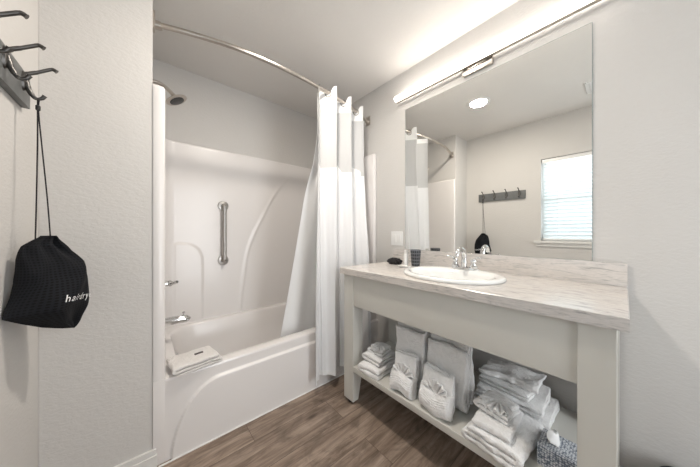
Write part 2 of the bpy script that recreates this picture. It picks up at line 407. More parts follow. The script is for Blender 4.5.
specs = [((XW+.002, XR-.002, YA, YB-.004), .004, RZ-.012), ((XW+.004, XR-.004, YA+.003, YB-.006), .006, RZ-.003), ((XW+.008, XR-.008, YA+.012, YB-.012), .012, RZ),
         ((.130, 1.475, 1.484, 2.150), .13, RZ), ((.137, 1.468, 1.492, 2.144), .135, RZ-.004), ((.142, 1.463, 1.498, 2.138), .14, RZ-.016),
         ((.165, 1.43, 1.515, 2.115), .15, .26), ((.20, 1.36, 1.54, 2.09), .16, .13), ((.24, 1.32, 1.58, 2.05), .16, .085), ((.34, 1.22, 1.66, 1.97), .14, .075)]
for (x0, x1, y0, y1), r, z in specs:
    lp = rrect(x0, x1, y0, y1, r, 64)
    # ray from the centre so that all loops line up
    cx, cy = .80, 1.82; pts = []
    P = [Vector((a, b_)) for a, b_ in lp]; m_ = len(P)
    for i in range(NP):
        ang = 2*PI*i/NP; d = Vector((math.cos(ang), math.sin(ang))); o_ = Vector((cx, cy)); best = None
        for k in range(m_):
            a, b_ = P[k], P[(k+1)%m_]; e = b_-a; den = d.x*e.y-d.y*e.x
            if abs(den) < 1e-12: continue
            t_ = ((a.x-o_.x)*e.y-(a.y-o_.y)*e.x)/den; u = ((a.x-o_.x)*d.y-(a.y-o_.y)*d.x)/den
            if t_ > 0 and -1e-6 <= u <= 1+1e-6: best = t_ if best is None else min(best, t_)
        pts.append(o_+d*best)
    rings.append([bm.verts.new((p.x, p.y, z)) for p in pts])
for i in range(len(rings)-1):
    for k in range(NP): bm.faces.new((rings[i][k], rings[i][(k+1)%NP], rings[i+1][(k+1)%NP], rings[i+1][k]))
bm.faces.new(rings[-1])
obj('basin', bm, 'acrylic', TB, angle=50)
# apron: upper band set back, lower panel standing out behind an S shaped line
def edge_z(x):     # height of the panel's upper edge at x
    if x < .10: return -1
    if x < .34:
        t_ = (x-.10)/.24; return .02 + .305*(1-(1-t_)**2.6)**(1/1.5)
    return .325
def apron(u, v):
    x = XW+.002 + u*(XR-XW-.004); z = .0 + v*(RZ-.012)
    # signed distance to the edge curve
    best = 9
    for i in range(0, 61):
        xx = .10+.24*(i/60)**1.5; best = min(best, math.hypot(x-xx, z-edge_z(xx)))
    if x > .30: best = min(best, abs(z-.325))
    inside = x > .10 and z < edge_z(x)
    s = best if inside else -best
    return Vector((x, YA - .014*smooth01(-.006, .006, s), z))
obj('apron', grid(300, 90, apron), 'acrylic', TB, angle=80)
obj('caulk_line', T([(XW+.02, YA-.016, .003), (XR-.02, YA-.016, .003)], .004, 8), 'caulk', TB)
# drain overflow on the shower end of the tub
obj('overflow_plate', L([(.001, .012), (.03, .012), (.036, .004), (.036, -.004)], (.158, 1.82, .30), axis=(1, 0, .15)), 'chrome', TB)
# surround: swept U of panels with moulded relief
SR = thing('shower_surround', 'glossy white moulded wall surround standing on the bathtub rim', 'shower surround', (.80, 2.2, RZ))
XS0, XS1, YS, RC = .076, 1.526, 2.200, .10
path = [(XW+.0003, YA+.003, 0, -1), (XW+.006, YA-.001, 0, -1), (XS0-.006, YA-.001, 0, -1), (XS0, YA+.003, .8, -.6), (XS0+.002, YA+.012, 1, 0)]
for i in range(1, 12): path.append((XS0+.004, YA+.012+(YS-RC-YA-.012)*i/11, 1, 0))
for i in range(1, 13):
    a = PI - (PI/2)*i/12; path.append((XS0+.004+RC+RC*math.cos(a), YS-RC+RC*math.sin(a), -math.cos(a), -math.sin(a)))
nb = 170; xb0 = XS0+.004+RC; xb1 = XS1-.004-RC
for i in range(1, nb): path.append((xb0+(xb1-xb0)*i/nb, YS, 0, -1))
half = [p for p in path if p[0] <= xb0+1e-6]
for p in reversed(half): path.append((XS0+XS1-p[0], p[1], -p[2], p[3]))
path[-1] = (XR-.001, YA+.003, 0, -1); path[-2] = (XR-.006, YA-.001, 0, -1)
RID = spline([(.644,.30,0),(.648,.45,0),(.661,.58,0),(.703,.888,0),(.760,1.06,0),(.839,1.226,0),(.95,1.44,0),(1.07,1.60,0),(1.20,1.72,0)], 10)
def ridge_x(z):
    for a, b_ in zip(RID, RID[1:]):
        if a.y <= z <= b_.y: return a.x+(b_.x-a.x)*(z-a.y)/(b_.y-a.y)
    return RID[0].x if z < RID[0].y else 1.30
def relief(x, z):
    d = (x-ridge_x(z))
    slope = .75 if z > 1.0 else 1
    h = (.0075*math.exp(-((d*slope)/.013)**2) + .005*smooth01(.02, -.02, d*slope))*smooth01(1.72, 1.45, z)
    # lower left block
    ex = .357; ez = 1.005; q = ((max(0, x-.20)/(ex-.20))**2.6 + (max(0, z-.80)/(ez-.80))**3.2) if x < .6 else 9
    h += .008*smooth01(1.16, .90, q)
    return h
zs = [RZ-.004+ (1.775-RZ)*j/150 for j in range(150)] + [1.772, 1.779, 1.783, 1.785]
bm = bmesh.new(); cols = []
for (x, y, nx, ny) in path:
    col = []
    for j, z in enumerate(zs):
        o_ = {1.772: -.0, 1.779: -.003, 1.783: -.008, 1.785: -.016}.get(z, 0)
        h = (relief(x, z) if (y > YS-.12 and z < 1.77) else 0) + o_
        if nx > .01 and y > 1.6 and z < 1.01 and x < .3: h = smooth01(1.6, 1.75, y)*.008*smooth01(1.16, .90, (max(0, z-.80)/.205)**3.2) + o_
        col.append(bm.verts.new((x+nx*h, y+ny*h, z)))
    # lip back to the wall
    bx, by = x-nx*.032, y-ny*.030
    col.append(bm.verts.new((max(XW+.001, min(XR-.001, bx)), min(by, YB-.002), 1.785)))
    cols.append(col)
for a, b_ in zip(cols, cols[1:]):
    for j in range(len(a)-1): bm.faces.new((a[j], b_[j], b_[j+1], a[j+1]))
obj('wall_panel', bm, 'acrylic', SR, angle=60)
for x0, x1 in ((XW+.0003, XS0-.0005), (XS1+.0005, XR-.0015)): obj('flange_foot', B(x0, x1, YA-.0012, YA+.02, 0, RZ+.002, bevel=.001), 'acrylic', SR)

# ------------------------------------------------------------------ shower fittings
YV = 1.83; XF = XS0+.005
sh = thing('wall_shower', 'brushed nickel shower head on a curved arm high above the tub', 'shower head', (XW, YV, 1.99))
obj('flange', L([(.001, .014), (.012, .013), (.028, .004), (.030, -.0)], (XW, YV, 1.995), axis=(1,0,0)), 'nickel', sh)
obj('arm', T(spline([(XW, YV, 1.995), (.07, YV, 1.995), (.098, YV, 1.984), (.122, YV, 1.966), (.139, YV, 1.950)], 6), .0105), 'nickel', sh)
ax = Vector((.48, -.10, -.86)).normalized(); hc = Vector((.138, YV, 1.952))
obj('head_body', L([(.010, -.004), (.013, .004), (.013, .012), (.016, .016), (.030, .024), (.050, .030), (.060, .034), (.061, .038), (.042, .041)], hc, axis=ax), 'nickel', sh)
obj('spray_face', L([(.001, .040), (.0405, .040), (.0405, .0445), (.036, .047), (.001, .048)], hc, axis=ax), 'dark_face', sh)

sv = thing('shower_valve', 'chrome single lever shower valve above the tub spout', 'faucet', (XF, YV, .775))
obj('escutcheon', L([(.001, .012), (.055, .010), (.075, .004), (.078, 0)], (XF-.002, YV, .775), axis=(1,0,0)), 'chrome', sv)
obj('valve_body', L([(.020, .008), (.019, .030), (.015, .034), (.019, .038), (.019, .048), (.012, .054), (.001, .055)], (XF, YV, .775), axis=(1,0,0)), 'chrome', sv)
obj('lever', T(spline([(XF+.045, YV, .775), (XF+.055, YV-.025, .779), (XF+.066, YV-.055, .786), (XF+.070, YV-.075, .792)], 5), [.012]*5+[.010]*5+[.0085]*3+[.009, .010, .007]), 'chrome', sv)
sp = thing('tub_spout', 'chrome tub spout with diverter knob over the bathtub', 'faucet', (XF, YV, .53))
obj('spout_body', T(spline([(XF-.001, YV, .540), (XF+.05, YV, .541), (XF+.10, YV, .541), (XF+.125, YV, .536), (XF+.135, YV, .524)], 5), [.026]+[.025]*9+[.024]*5+[.023]*4+[.020, .016]), 'chrome', sp)
obj('diverter_knob', L([(.004, 0), (.004, .014), (.008, .016), (.008, .021), (.004, .024)], (XF+.112, YV, .562), seg=16), 'chrome', sp)

gb = thing('grab_bar', 'short vertical brushed steel grab bar on the back shower wall', 'grab bar', (.506, YS-.01, .857))
GX = .506; GY = YS-.012
obj('bar', T(spline([(GX, GY, 1.313), (GX, GY-.03, 1.312), (GX, GY-.045, 1.296), (GX, GY-.047, 1.27), (GX, GY-.047, .90), (GX, GY-.045, .874), (GX, GY-.03, .858), (GX, GY, .857)], 6), .0155), 'steel', gb)
for z in (1.313, .857): obj('wall_flange', L([(.040, .0), (.041, .004), (.037, .009), (.018, .012), (.016, .014)], (GX, GY+.004, z), axis=(0,-1,0)), 'steel', gb)

# ------------------------------------------------------------------ curtain rod and curtain
RODP = [(XW+.010, 1.476, 2.095), (.10, 1.450, 2.095), (.236, 1.409, 2.095), (.437, 1.368, 2.095), (.695, 1.358, 2.095), (.971, 1.381, 2.095), (1.25, 1.428, 2.095), (1.42, 1.474, 2.095), (XR-.012, 1.520, 2.095)]
rodpts = spline(RODP, 10)
def rod_y(x):
    for a, b_ in zip(rodpts, rodpts[1:]):
        if a.x <= x <= b_.x: return a.y+(b_.y-a.y)*(x-a.x)/(b_.x-a.x)
    return 1.5
rd = thing('curtain_rod', 'curved brushed nickel shower curtain rod spanning above the tub', 'curtain rod', (XW, 1.476, 2.095))
obj('rod', T(rodpts, .0125, 20), 'nickel', rd)
for x, y, s in ((XW, 1.476, 1), (XR, 1.520, -1)):
    m_ = obj('wall_mount', B(min(x, x+s*.010), max(x, x+s*.010), y-.024, y+.024, 2.068, 2.148, bevel=.004), 'nickel', rd)
    bm = L([(.019, .0), (.019, .022), (.017, .028), (.013, .030)], (x+s*.008, y, 2.095), axis=(s, -.3, 0)); obj('socket', bm, 'nickel', m_)

CU = thing('shower_curtain', 'white shower curtain with sheer upper window bunched at the right end of the rod', 'shower curtain', (1.18, 1.36, .04))
X0C, X1C = .885, 1.475; NF = 3.55; PH0 = PI/2
def fold(s, z, off=0):
    w = smooth01(1.9, .5, z)
    ph = 2*PI*NF*s + PH0
    amp = .052*(1-w) + .040*w
    x = (X0C - .030*w) + s*(X1C-X0C+.010*w) + .010*math.sin(2*ph)*(1-.4*w)
    ybase = rod_y(min(max(x, .1), 1.5))*(1-w) + 1.352*w
    y = ybase - amp*math.sin(ph) + w*.006*math.sin(3.1*ph+1.3*math.sin(z*2)) + w*.002*math.sin(9*ph+z*3)
    x += w*.003*math.sin(4*ph+z*2.2)
    y += .004*noise.noise(Vector((s*9, z*4, 3)))
    return Vector((x, y+off, z))
def ztop(s):
    ph = 2*PI*NF*s+PH0
    # cloth stands above the rod in front folds and dips where it crosses the rod
    if s < .15: return 2.062+.078*smooth01(.11, .15, s)
    return 2.140 - .048*math.exp(-(abs(math.sin(ph))/.42)**3)
ZS, ZH = 1.555, 2.020
def cu_part(name, z0, z1, mat, nv, top=None, off=0):
    def f(u, v):
        zt = top(u) if top else z1
        z = z0(u) + v*(zt-z0(u)) if callable(z0) else z0 + v*(zt-z0)
        return fold(u, z, off)
    bm = grid(260, nv, f, uv=lambda a, b_: (a*1.6, b_*(z1-(z0(0) if callable(z0) else z0))))
    return obj(name, solidify(bm, .0016), mat, CU, angle=80)
cu_part('curtain_panel', .088, ZS, 'curtain', 90)
cu_part('sheer_window', ZS-.004, ZH, 'sheer', 24, off=.001)
cu_part('header_band', ZH-.004, 2.15, 'header', 10, top=ztop)
obj('bottom_hem', solidify(grid(260, 3, lambda u, v: fold(u, .089+v*.03, -.0022)), .0012), 'header', CU, angle=80)
def liner(u, v):
    z = 2.03 + v*(.14-2.03)
    k = smooth01(1.5, .39, z)
    kx = max(0, (1.55-z)/1.16)**1.35
    p = fold(u, max(z, .5), .004); kf = smooth01(1.8, 1.3, z)
    p.y = p.y*(1-kf)+1.40*kf; p.x = p.x*(1-kf)+(X0C-.02+u*.5)*kf
    x = p.x - .118*min(kx, 1.15)*(1-u)**1.3 + (u*.03)
    y = p.y + .014 + .185*max(0, (1.55-z)/1.16)**0.9
    if z < .5: y = max(y, 1.535)
    if k > 0: y = y*(1-k*.3)+k*.3*(1.45+.1*max(0, (1.55-z)/1.16)) + k*.007*math.sin(u*24+1)
    if z < .44: y = max(y, 1.530)
    return Vector((x, y, z))
obj('liner', solidify(grid(160, 90, liner), .0008), 'liner', CU, angle=80)
for i in range(0, 7):   # flat rings where the cloth crosses the rod
    s = (i*PI-PH0)/(2*PI*NF)
    if s > .99: break
    if s < .02: continue
    p = fold(s, 2.08); d = (fold(s+.004, 2.08)-fold(s-.004, 2.08)); d.z = 0; d.normalize()
    c0 = Vector((p.x, rod_y(p.x), 2.091))
    bm = tube(bmesh.new(), [c0 + .021*math.cos(2*PI*k/28)*d + Vector((0, 0, .024*math.sin(2*PI*k/28))) for k in range(29)], .0042, 8)
    obj('ring', bm, 'steel', CU)

# ------------------------------------------------------------------ vanity
VX, VY0, VY1 = .984, -.010, 1.222
VN = thing('vanity', 'beige painted open wooden vanity table with a lower towel shelf', 'vanity', (1.27, .606, 0))
LX = 1.000
def leg(y0, y1, x0, x1, front):
    bm = bmesh.new(); prof = []
    sx = 1 if front else -1
    za = .20
    xi = x1 if front else x0; xo = x0 if front else x1
    xb = xo + sx*.048
    pts = [(xo, .018), (xb, .018), (xi, za), (xi, .8215), (xo, .8215)]
    lo_ = [bm.verts.new((x, y0, z)) for x, z in pts]; hi_ = [bm.verts.new((x, y1, z)) for x, z in pts]
    n = len(pts)
    for i in range(n): bm.faces.new((lo_[i], lo_[(i+1)%n], hi_[(i+1)%n], hi_[i]))
    bm.faces.new(lo_[::-1]); bm.faces.new(hi_); bmesh.ops.recalc_face_normals(bm, faces=bm.faces)
    bmesh.ops.bevel(bm, geom=list(bm.edges), offset=.002, segments=2, affect='EDGES')
    l = obj('leg', bm, 'paint', VN)
    cx = (xo+xb)/2
    obj('foot_cap', L([(.018, 0), (.020, .004), (.020, .0185)], (cx, (y0+y1)/2, 0), seg=20), 'black', l)
for y0, y1 in ((.013, .093), (1.109, 1.197)):
    leg(y0, y1, LX, LX+.085, True); leg(y0, y1, 1.455, 1.54, False)
obj('front_apron', B(LX+.006, LX+.026, .0925, 1.1095, .627, .8215, bevel=.0015), 'paint', VN)
for y in (.03, 1.16): obj('side_apron', B(LX+.0845, 1.4555, y, y+.02, .627, .8215, bevel=.0015), 'paint', VN)
obj('back_apron', B(1.52, 1.54, .0925, 1.1095, .70, .8215, bevel=.0015), 'paint', VN)
bm = bmesh.new(); box(bm, LX+.001, 1.538, .0935, 1.1085, .213, .245, bevel=.002); box(bm, LX+.086, 1.454, .02, 1.19, .2135, .2445)
obj('lower_shelf', bm, 'paint', VN)

# worktop with the basin cut-out
SCX, SCY, SAX, SAY = 1.243, .605, .213, .252
CT = thing('countertop', 'stone look laminate countertop with raised backsplash on the vanity', 'countertop', (1.27, .606, .822))
bm = bmesh.new(); NS = 96
def rect_hit(ang):
    d = Vector((math.cos(ang), math.sin(ang))); t_ = 1e9
    x0, x1, y0, y1 = VX+.002, XR-.001, VY0+.002, VY1-.002
    if d.x > 1e-9: t_ = min(t_, (x1-SCX)/d.x)
    if d.x < -1e-9: t_ = min(t_, (x0-SCX)/d.x)
    if d.y > 1e-9: t_ = min(t_, (y1-SCY)/d.y)
    if d.y < -1e-9: t_ = min(t_, (y0-SCY)/d.y)
    return Vector((SCX, SCY))+d*t_
angs = sorted([2*PI*i/NS for i in range(NS)] + [math.atan2(y-SCY, x-SCX) % (2*PI) for x in (VX+.002, XR-.001) for y in (VY0+.002, VY1-.002)])
inn = []; out_ = []; low = []; lowi = []; edge = []
for a in angs:
    h = rect_hit(a); e = Vector((SCX+.195*math.cos(a), SCY+.232*math.sin(a)))
    inn.append(bm.verts.new((e.x, e.y, .86))); out_.append(bm.verts.new((h.x, h.y, .86)))
    g = Vector((VX if abs(h.x-VX-.002) < 1e-6 else h.x, 0)); gy = h.y
    if abs(gy-VY0-.002) < 1e-6: gy = VY0
    if abs(gy-VY1+.002) < 1e-6: gy = VY1
    edge.append(bm.verts.new((g.x, gy, .858))); low.append(bm.verts.new((g.x, gy, .822))); lowi.append(bm.verts.new((e.x, e.y, .822)))
n = len(angs)
for i in range(n):
    j = (i+1) % n
    for a, b_ in ((inn, out_), (out_, edge), (edge, low), (low, lowi), (lowi, inn)): bm.faces.new((a[i], a[j], b_[j], b_[i]))
bmesh.ops.recalc_face_normals(bm, faces=bm.faces)
obj('worktop', bm, 'laminate', CT, angle=30)
obj('backsplash', B(XR-.020, XR-.001, VY0, VY1, .860, .9595, bevel=.0015), 'laminate', CT)

# oval drop-in sink
SK = thing('sink', 'white oval porcelain drop-in sink set in the countertop', 'sink', (SCX, SCY, .86))
bm = bmesh.new(); rings = []
for (ax_, ay_, z, dx) in ((.200, .239, .8602, 0), (.213, .252, .8605, 0), (.2155, .2545, .868, 0), (.212, .251, .875, 0), (.202, .241, .8785, 0), (.188, .228, .8785, 0), (.160, .212, .875, -.014), (.153, .205, .868, -.016), (.146, .197, .850, -.018), (.134, .180, .80, -.018), (.110, .145, .755, -.016), (.07, .09, .738, -.012), (.022, .022, .733, -.01)):
    rings.append([bm.verts.new((SCX+dx+ax_*math.cos(2*PI*k/96), SCY+ay_*math.sin(2*PI*k/96), z)) for k in range(96)])
# outside of the bowl
for (ax_, ay_, z, dx) in ((.025, .025, .722, -.01), (.08, .10, .728, -.012), (.120, .155, .747, -.016), (.144, .190, .80, -.018), (.158, .208, .855, -.014), (.180, .220, .8602, 0)):
    pass
for i in range(len(rings)-1):
    for k in range(96): bm.faces.new((rings[i][k], rings[i][(k+1)%96], rings[i+1][(k+1)%96], rings[i+1][k]))
obj('bowl', bm, 'porcelain', SK, angle=80)
obj('drain', L([(.001, .004), (.018, .004), (.023, .002), (.023, -.002)], (SCX-.01, SCY, .733), seg=24), 'chrome', SK)

# faucet
FX, FY, FZ = 1.418, .605, .8790
FC = thing('faucet', 'chrome two handle bathroom faucet behind the oval sink', 'faucet', (FX, FY, FZ))
bm = L([(.001, .0), (.030, .0), (.0305, .006), (.028, .011), (.02, .014), (.001, .015)], (FX, FY, FZ-.001), sx=.85, sy=2.55, seg=40)
obj('base_plate', bm, 'chrome', FC)
for s in (-1, 1):
    y = FY+s*.051
    h = obj('handle', L([(.019, .010), (.021, .016), (.017, .024), (.013, .034), (.0145, .042), (.017, .047), (.015, .054), (.008, .058), (.001, .0585)], (FX, y, FZ), seg=24), 'chrome', FC)
    obj('lever', T(spline([(FX, y, FZ+.052), (FX-.006, y+s*.014, FZ+.064), (FX-.012, y+s*.032, FZ+.070), (FX-.016, y+s*.046, FZ+.068)], 5), [.007]*5+[.006]*5+[.0055]*4+[.006, .004], 12), 'chrome', h)
obj('spout', T(spline([(FX, FY, FZ+.008), (FX, FY, FZ+.05), (FX-.004, FY, FZ+.088), (FX-.024, FY, FZ+.112), (FX-.056, FY, FZ+.116), (FX-.085, FY, FZ+.100), (FX-.097, FY, FZ+.078)], 7), [.017]*7+[.0145]*7+[.0135]*7+[.0125]*7+[.012]*14+[.0115], 20), 'chrome', FC)

# mirror
MR = thing('mirror', 'large frameless wall mirror resting on the backsplash below the light bar', 'mirror', (XR-.003, .604, .9595))
obj('silvered_glass', B(XR-.006, XR-.0005, .095, 1.113, .9605, 2.050), 'mirror', MR, smooth=False)
bm = bmesh.new()
for a in ((.0938, .095, .9605, 2.0512), (1.113, 1.1142, .9605, 2.0512), (.0938, 1.1142, 2.050, 2.0512)): box(bm, XR-.0065, XR-.0005, *a)
obj('polished_edge', bm, simple('glass_edge', (.25, .30, .29), .2), MR, smooth=False)

# light bar
LB = thing('vanity_light', 'long lit linear vanity light bar above the mirror', 'light fixture', (XR, .58, 2.10))
Y0L, Y1L = .0, 1.168; LXc = 1.506; LZ = 2.136
obj('diffuser', T([(LXc, Y0L, LZ), (LXc, Y0L+.004, LZ), (LXc, Y1L-.004, LZ), (LXc, Y1L, LZ)], [.017, .0195, .0195, .017], 24), 'bar_glow', LB)
bm = bmesh.new(); box(bm, LXc+.006, LXc+.030, Y0L-.003, Y1L+.003, LZ-.022, LZ-.002, bevel=.002)
obj('back_channel', bm, 'nickel', LB)
bm = bmesh.new(); box(bm, XR-.022, XR-.0005, .497, .668, 2.080, 2.156, bevel=.003); box(bm, LXc+.026, XR-.02, .53, .635, LZ-.030, LZ-.004, bevel=.002)
obj('canopy', bm, 'nickel', LB)
for y in (Y0L-.005, Y1L+.001): obj('end_cap', L([(.0195, 0), (.020, .001), (.020, .0045), (.017, .005)], (LXc, y, LZ), axis=(0,1,0), seg=24), 'white_plastic', LB)

# wall plate with two rocker switches
SW = thing('switch_plate', 'white double switch plate on the wall left of the mirror', 'switch', (XR, 1.197, .985))
obj('plate', B(XR-.006, XR-.0005, 1.140, 1.254, .985, 1.100, bevel=.002), 'white_plastic', SW)
for y in (1.157, 1.203): obj('rocker', B(XR-.010, XR-.005, y, y+.034, 1.010, 1.076, bevel=.002), 'white_plastic', SW)

# ------------------------------------------------------------------ things on the counter
bm = bmesh.new()
bmesh.ops.create_icosphere(bm, subdivisions=5, radius=1)
for v in bm.verts:
    p = v.co.copy(); n_ = noise.fractal(p*1.6+Vector((5,1,2)), 1, 2, 4)
    ri = 1+.16*n_+.07*math.sin(9*math.atan2(p.y, p.x)+3*p.z)
    v.co = Vector((p.x*.042*ri, p.y*.056*ri, max(-.9, p.z)*.024*(1+.25*n_)))
    if p.z < -.6: v.co.z = -.0205
bmesh.ops.translate(bm, verts=bm.verts, vec=(1.392, 1.090, .8602+.0210))
tag(obj('black_cloth', bm, 'blackcloth'), 'small crumpled black cloth lying on the left end of the counter', 'cloth')
b_ = thing('toiletry_bottle', 'small white toiletry bottle beside the plaid tumbler on the counter', 'bottle', (1.417, 1.008, .86))
obj('bottle_body', L([(.001, 0), (.0125, 0), (.0165, .003), (.0160, .070), (.012, .078), (.009, .080)], (1.417, 1.008, .8604), seg=24), 'white_plastic', b_)
obj('cap', L([(.0125, .079), (.0128, .081), (.0125, .103), (.011, .105), (.001, .1052)], (1.417, 1.008, .8604), seg=24), 'white_plastic', b_)
bm = bmesh.new(); ul = bm.loops.layers.uv.new('uv'); prof = [(.001, .0), (.026, .0), (.0275, .003), (.036, .109), (.0368, .111), (.0345, .111), (.0262, .006), (.001, .006)]; seg = 32; rg = []
for r, h in prof: rg.append([bm.verts.new((1.425+r*math.cos(2*PI*k/seg), .935+r*math.sin(2*PI*k/seg), .8604+h)) for k in range(seg)])
for i in range(len(rg)-1):
    for k in range(seg):
        fc = bm.faces.new((rg[i][k], rg[i][(k+1)%seg], rg[i+1][(k+1)%seg], rg[i+1][k]))
        for lp, (a, c_) in zip(fc.loops, ((k, prof[i][1]), (k+1, prof[i][1]), (k+1, prof[i+1][1]), (k, prof[i+1][1]))): lp[ul].uv = (a/seg, c_/.111)
bm.faces.new(rg[0][::-1]); bm.faces.new(rg[-1])
tag(obj('tumbler', bm, 'plaid'), 'dark plaid tapered tumbler standing on the counter left of the sink', 'cup')
sd = thing('soap_dish', 'low white dish on the counter at the left rim of the sink', 'dish', (1.300, .935, .86))
obj('dish', L([(.001, 0), (.026, 0), (.036, .008), (.038, .011), (.035, .011), (.025, .004), (.001, .004)], (1.300, .940, .8604), sx=.7, sy=1.25), 'white_plastic', sd)
tag(obj('soap_bar', box(bmesh.new(), 1.286, 1.314, .920, .962, .8650, .8760, bevel=.005, seg=3), 'soap'), 'small cream soap bar lying in the white dish', 'soap')

# ------------------------------------------------------------------ hook rail, bag
HR = thing('coat_hook_rail', 'dark grey wall board carrying four metal double hooks', 'coat rack', (XL, 1.01, 1.49))
obj('board', B(XL, XL+.018, .75, 1.262, 1.492, 1.592, bevel=.002), 'rail', HR)
for y in (.81, .94, 1.07, 1.20):
    x = XL+.018
    hk = obj('hook', T(spline([(x+.003, y, 1.575), (x+.012, y, 1.583), (x+.028, y, 1.594), (x+.046, y, 1.608), (x+.058, y, 1.616), (x+.067, y, 1.612)], 6), [.0065]*6+[.0055]*6+[.0048]*6+[.0048]*6+[.0055]*6+[.0065], 14), 'pewter', HR)
    obj('lower_prong', T(spline([(x+.004, y, 1.560), (x+.010, y, 1.535), (x+.018, y, 1.517), (x+.026, y, 1.510), (x+.036, y, 1.514), (x+.042, y, 1.524)], 6), [.0075]*6+[.0065]*6+[.0055]*6+[.0045]*6+[.005]*6+[.006], 14), 'pewter', hk)
    pl = L([(.001, .009), (.008, .0085), (.0125, .005), (.014, 0)], (x, y, 1.556), axis=(1,0,0), seg=24)
    for v in pl.verts: v.co.z = 1.556 + (v.co.z-1.556)*2.2
    obj('hook_plate', pl, 'pewter', hk)
    for z in (1.577, 1.536): obj('screw', L([(.0045, 0), (.0045, .0015), (.003, .003), (.001, .0032)], (x+.006, y, z), axis=(1,0,0), seg=12), 'steel', hk)

BG = thing('drawstring_bag', 'black perforated drawstring bag hanging from the far hook by its cord', 'bag', (-.225, 1.18, .765))
BC = Vector((-.225, 1.18, 0)); BS = Vector((-.010, .008, 0)); BE = Vector((.66, .75, 0)).normalized(); BN = Vector((.75, -.66, 0)).normalized()   # BN faces the room
LT = [(.762, .066), (.768, .045), (.793, -.010), (.82, -.055), (.838, -.082), (.85, -.099), (.870, -.094), (.888, -.088), (.914, -.080), (.94, -.071), (.968, -.069), (1.01, -.065), (1.033, -.060), (1.05, -.054), (1.067, -.031), (1.074, -.018), (1.080, -.012)]
RT = [(.762, .068), (.768, .080), (.780, .089), (.807, .095), (.83, .102), (.864, .108), (.90, .108), (.937, .105), (.993, .089), (1.023, .065), (1.044, .050), (1.065, .031), (1.075, .024), (1.080, .018)]
def interp(tb, z):
    if z <= tb[0][0]: return tb[0][1]
    for a, b_ in zip(tb, tb[1:]):
        if z <= b_[0]: return a[1]+(b_[1]-a[1])*(z-a[0])/(b_[0]-a[0])
    return tb[-1][1]
def bag(th, z, k=1.0):
    l, r = interp(LT, z), interp(RT, z); c0, h = (l+r)/2, (r-l)/2
    tt = (.010+.050*smooth01(.760, .86, z)*smooth01(1.09, .96, z))
    tt = min(tt, .018+h*.6)
    cs, sn = math.cos(th), math.sin(th)
    side = 1 if sn > 0 else .55       # the back lies nearly flat against the wall
    f = .0075*math.sin(9*th+.7*math.sin(z*40))*smooth01(.94, 1.06, z) + .012*noise.noise(Vector((cs*2.0, sn*2.0, z*13)))+.007*math.sin(4*th+z*16)*smooth01(1.07,.95,z)
    taper = 1-.45*smooth01(-.2, -1, cs)*smooth01(.95, .85, z)
    p = BC + BE*(c0 + h*cs) + BN*(sn*tt*side*taper + f*(.4+.6*abs(sn)) + .002) + BS
    p.x = max(p.x, XL+.003)
    return Vector((p.x, p.y, z))*1.0 if k == 1 else Vector((p.x, p.y, z)) + k*BN
bm = grid(96, 80, lambda u, v: bag(2*PI*u, .762+v*(1.080-.762)), uv=lambda a, b_: (a*.42, b_*.32))
bmesh.ops.remove_doubles(bm, verts=bm.verts, dist=1e-6)
bmesh.ops.holes_fill(bm, edges=[e for e in bm.edges if e.is_boundary])
obj('pouch', bm, 'bag', BG, angle=80)
# drawstring: two strands from the gathered mouth up to the hook
hookp = Vector((-.254, 1.200, 1.512))
obj('drawstring', tube(tube(bmesh.new(), spline([(-.226, 1.188, 1.070), (-.233, 1.190, 1.20), (-.246, 1.196, 1.38), (-.252, 1.199, 1.47), hookp + Vector((.003, 0, -.003))], 5), .0017, 8),
    spline([(-.252, 1.170, 1.070), (-.252, 1.180, 1.20), (-.253, 1.194, 1.38), (-.254, 1.199, 1.47), hookp], 5), .0017, 8), 'blackcloth', BG)
obj('cord_lock', L([(.003, 0), (.0055, .003), (.0055, .015), (.003, .018)], (-.2530, 1.199, 1.473), seg=14), 'black', BG)
# lettering sewn on the pouch
cu = bpy.data.curves.new('t', 'FONT'); cu.body = 'hairdryer'; cu.size = .030; cu.shear = .12; cu.space_character = 1.25; cu.offset = .0002
to = bpy.data.objects.new('t', cu); C.objects.link(to); dg = bpy.context.evaluated_depsgraph_get()
bm = bmesh.new(); bm.from_mesh(to.evaluated_get(dg).to_mesh()); bpy.data.objects.remove(to)
bmesh.ops.subdivide_edges(bm, edges=[e for e in bm.edges if e.calc_length() > .004], cuts=2)
def arc_theta(s0, z):      # angle at which the arc length from th=PI/2-ish start equals s0, going to the right side
    th = 1.78; p = bag(th, z)
    while s0 > 0 and th > -2:
        q = bag(th-.004, z); s0 -= (q-p).length; p = q; th -= .004
    return th
cache = {}
for v in bm.verts:
    z = .874 + v.co.y - v.co.x*.12
    key = (round(v.co.x, 4), round(z, 3))
    if key not in cache: cache[key] = arc_theta(v.co.x, z)
    th = cache[key]; p = bag(th, z); q1 = bag(th-.02, z); dn = (q1-p).normalized(); nn = Vector((0,0,1)).cross(dn)
    if nn.dot(BN*math.sin(th)+BE*math.cos(th)) < 0: nn = -nn
    v.co = p + nn*.0025
obj('lettering', bm, 'letter', BG, smooth=False)

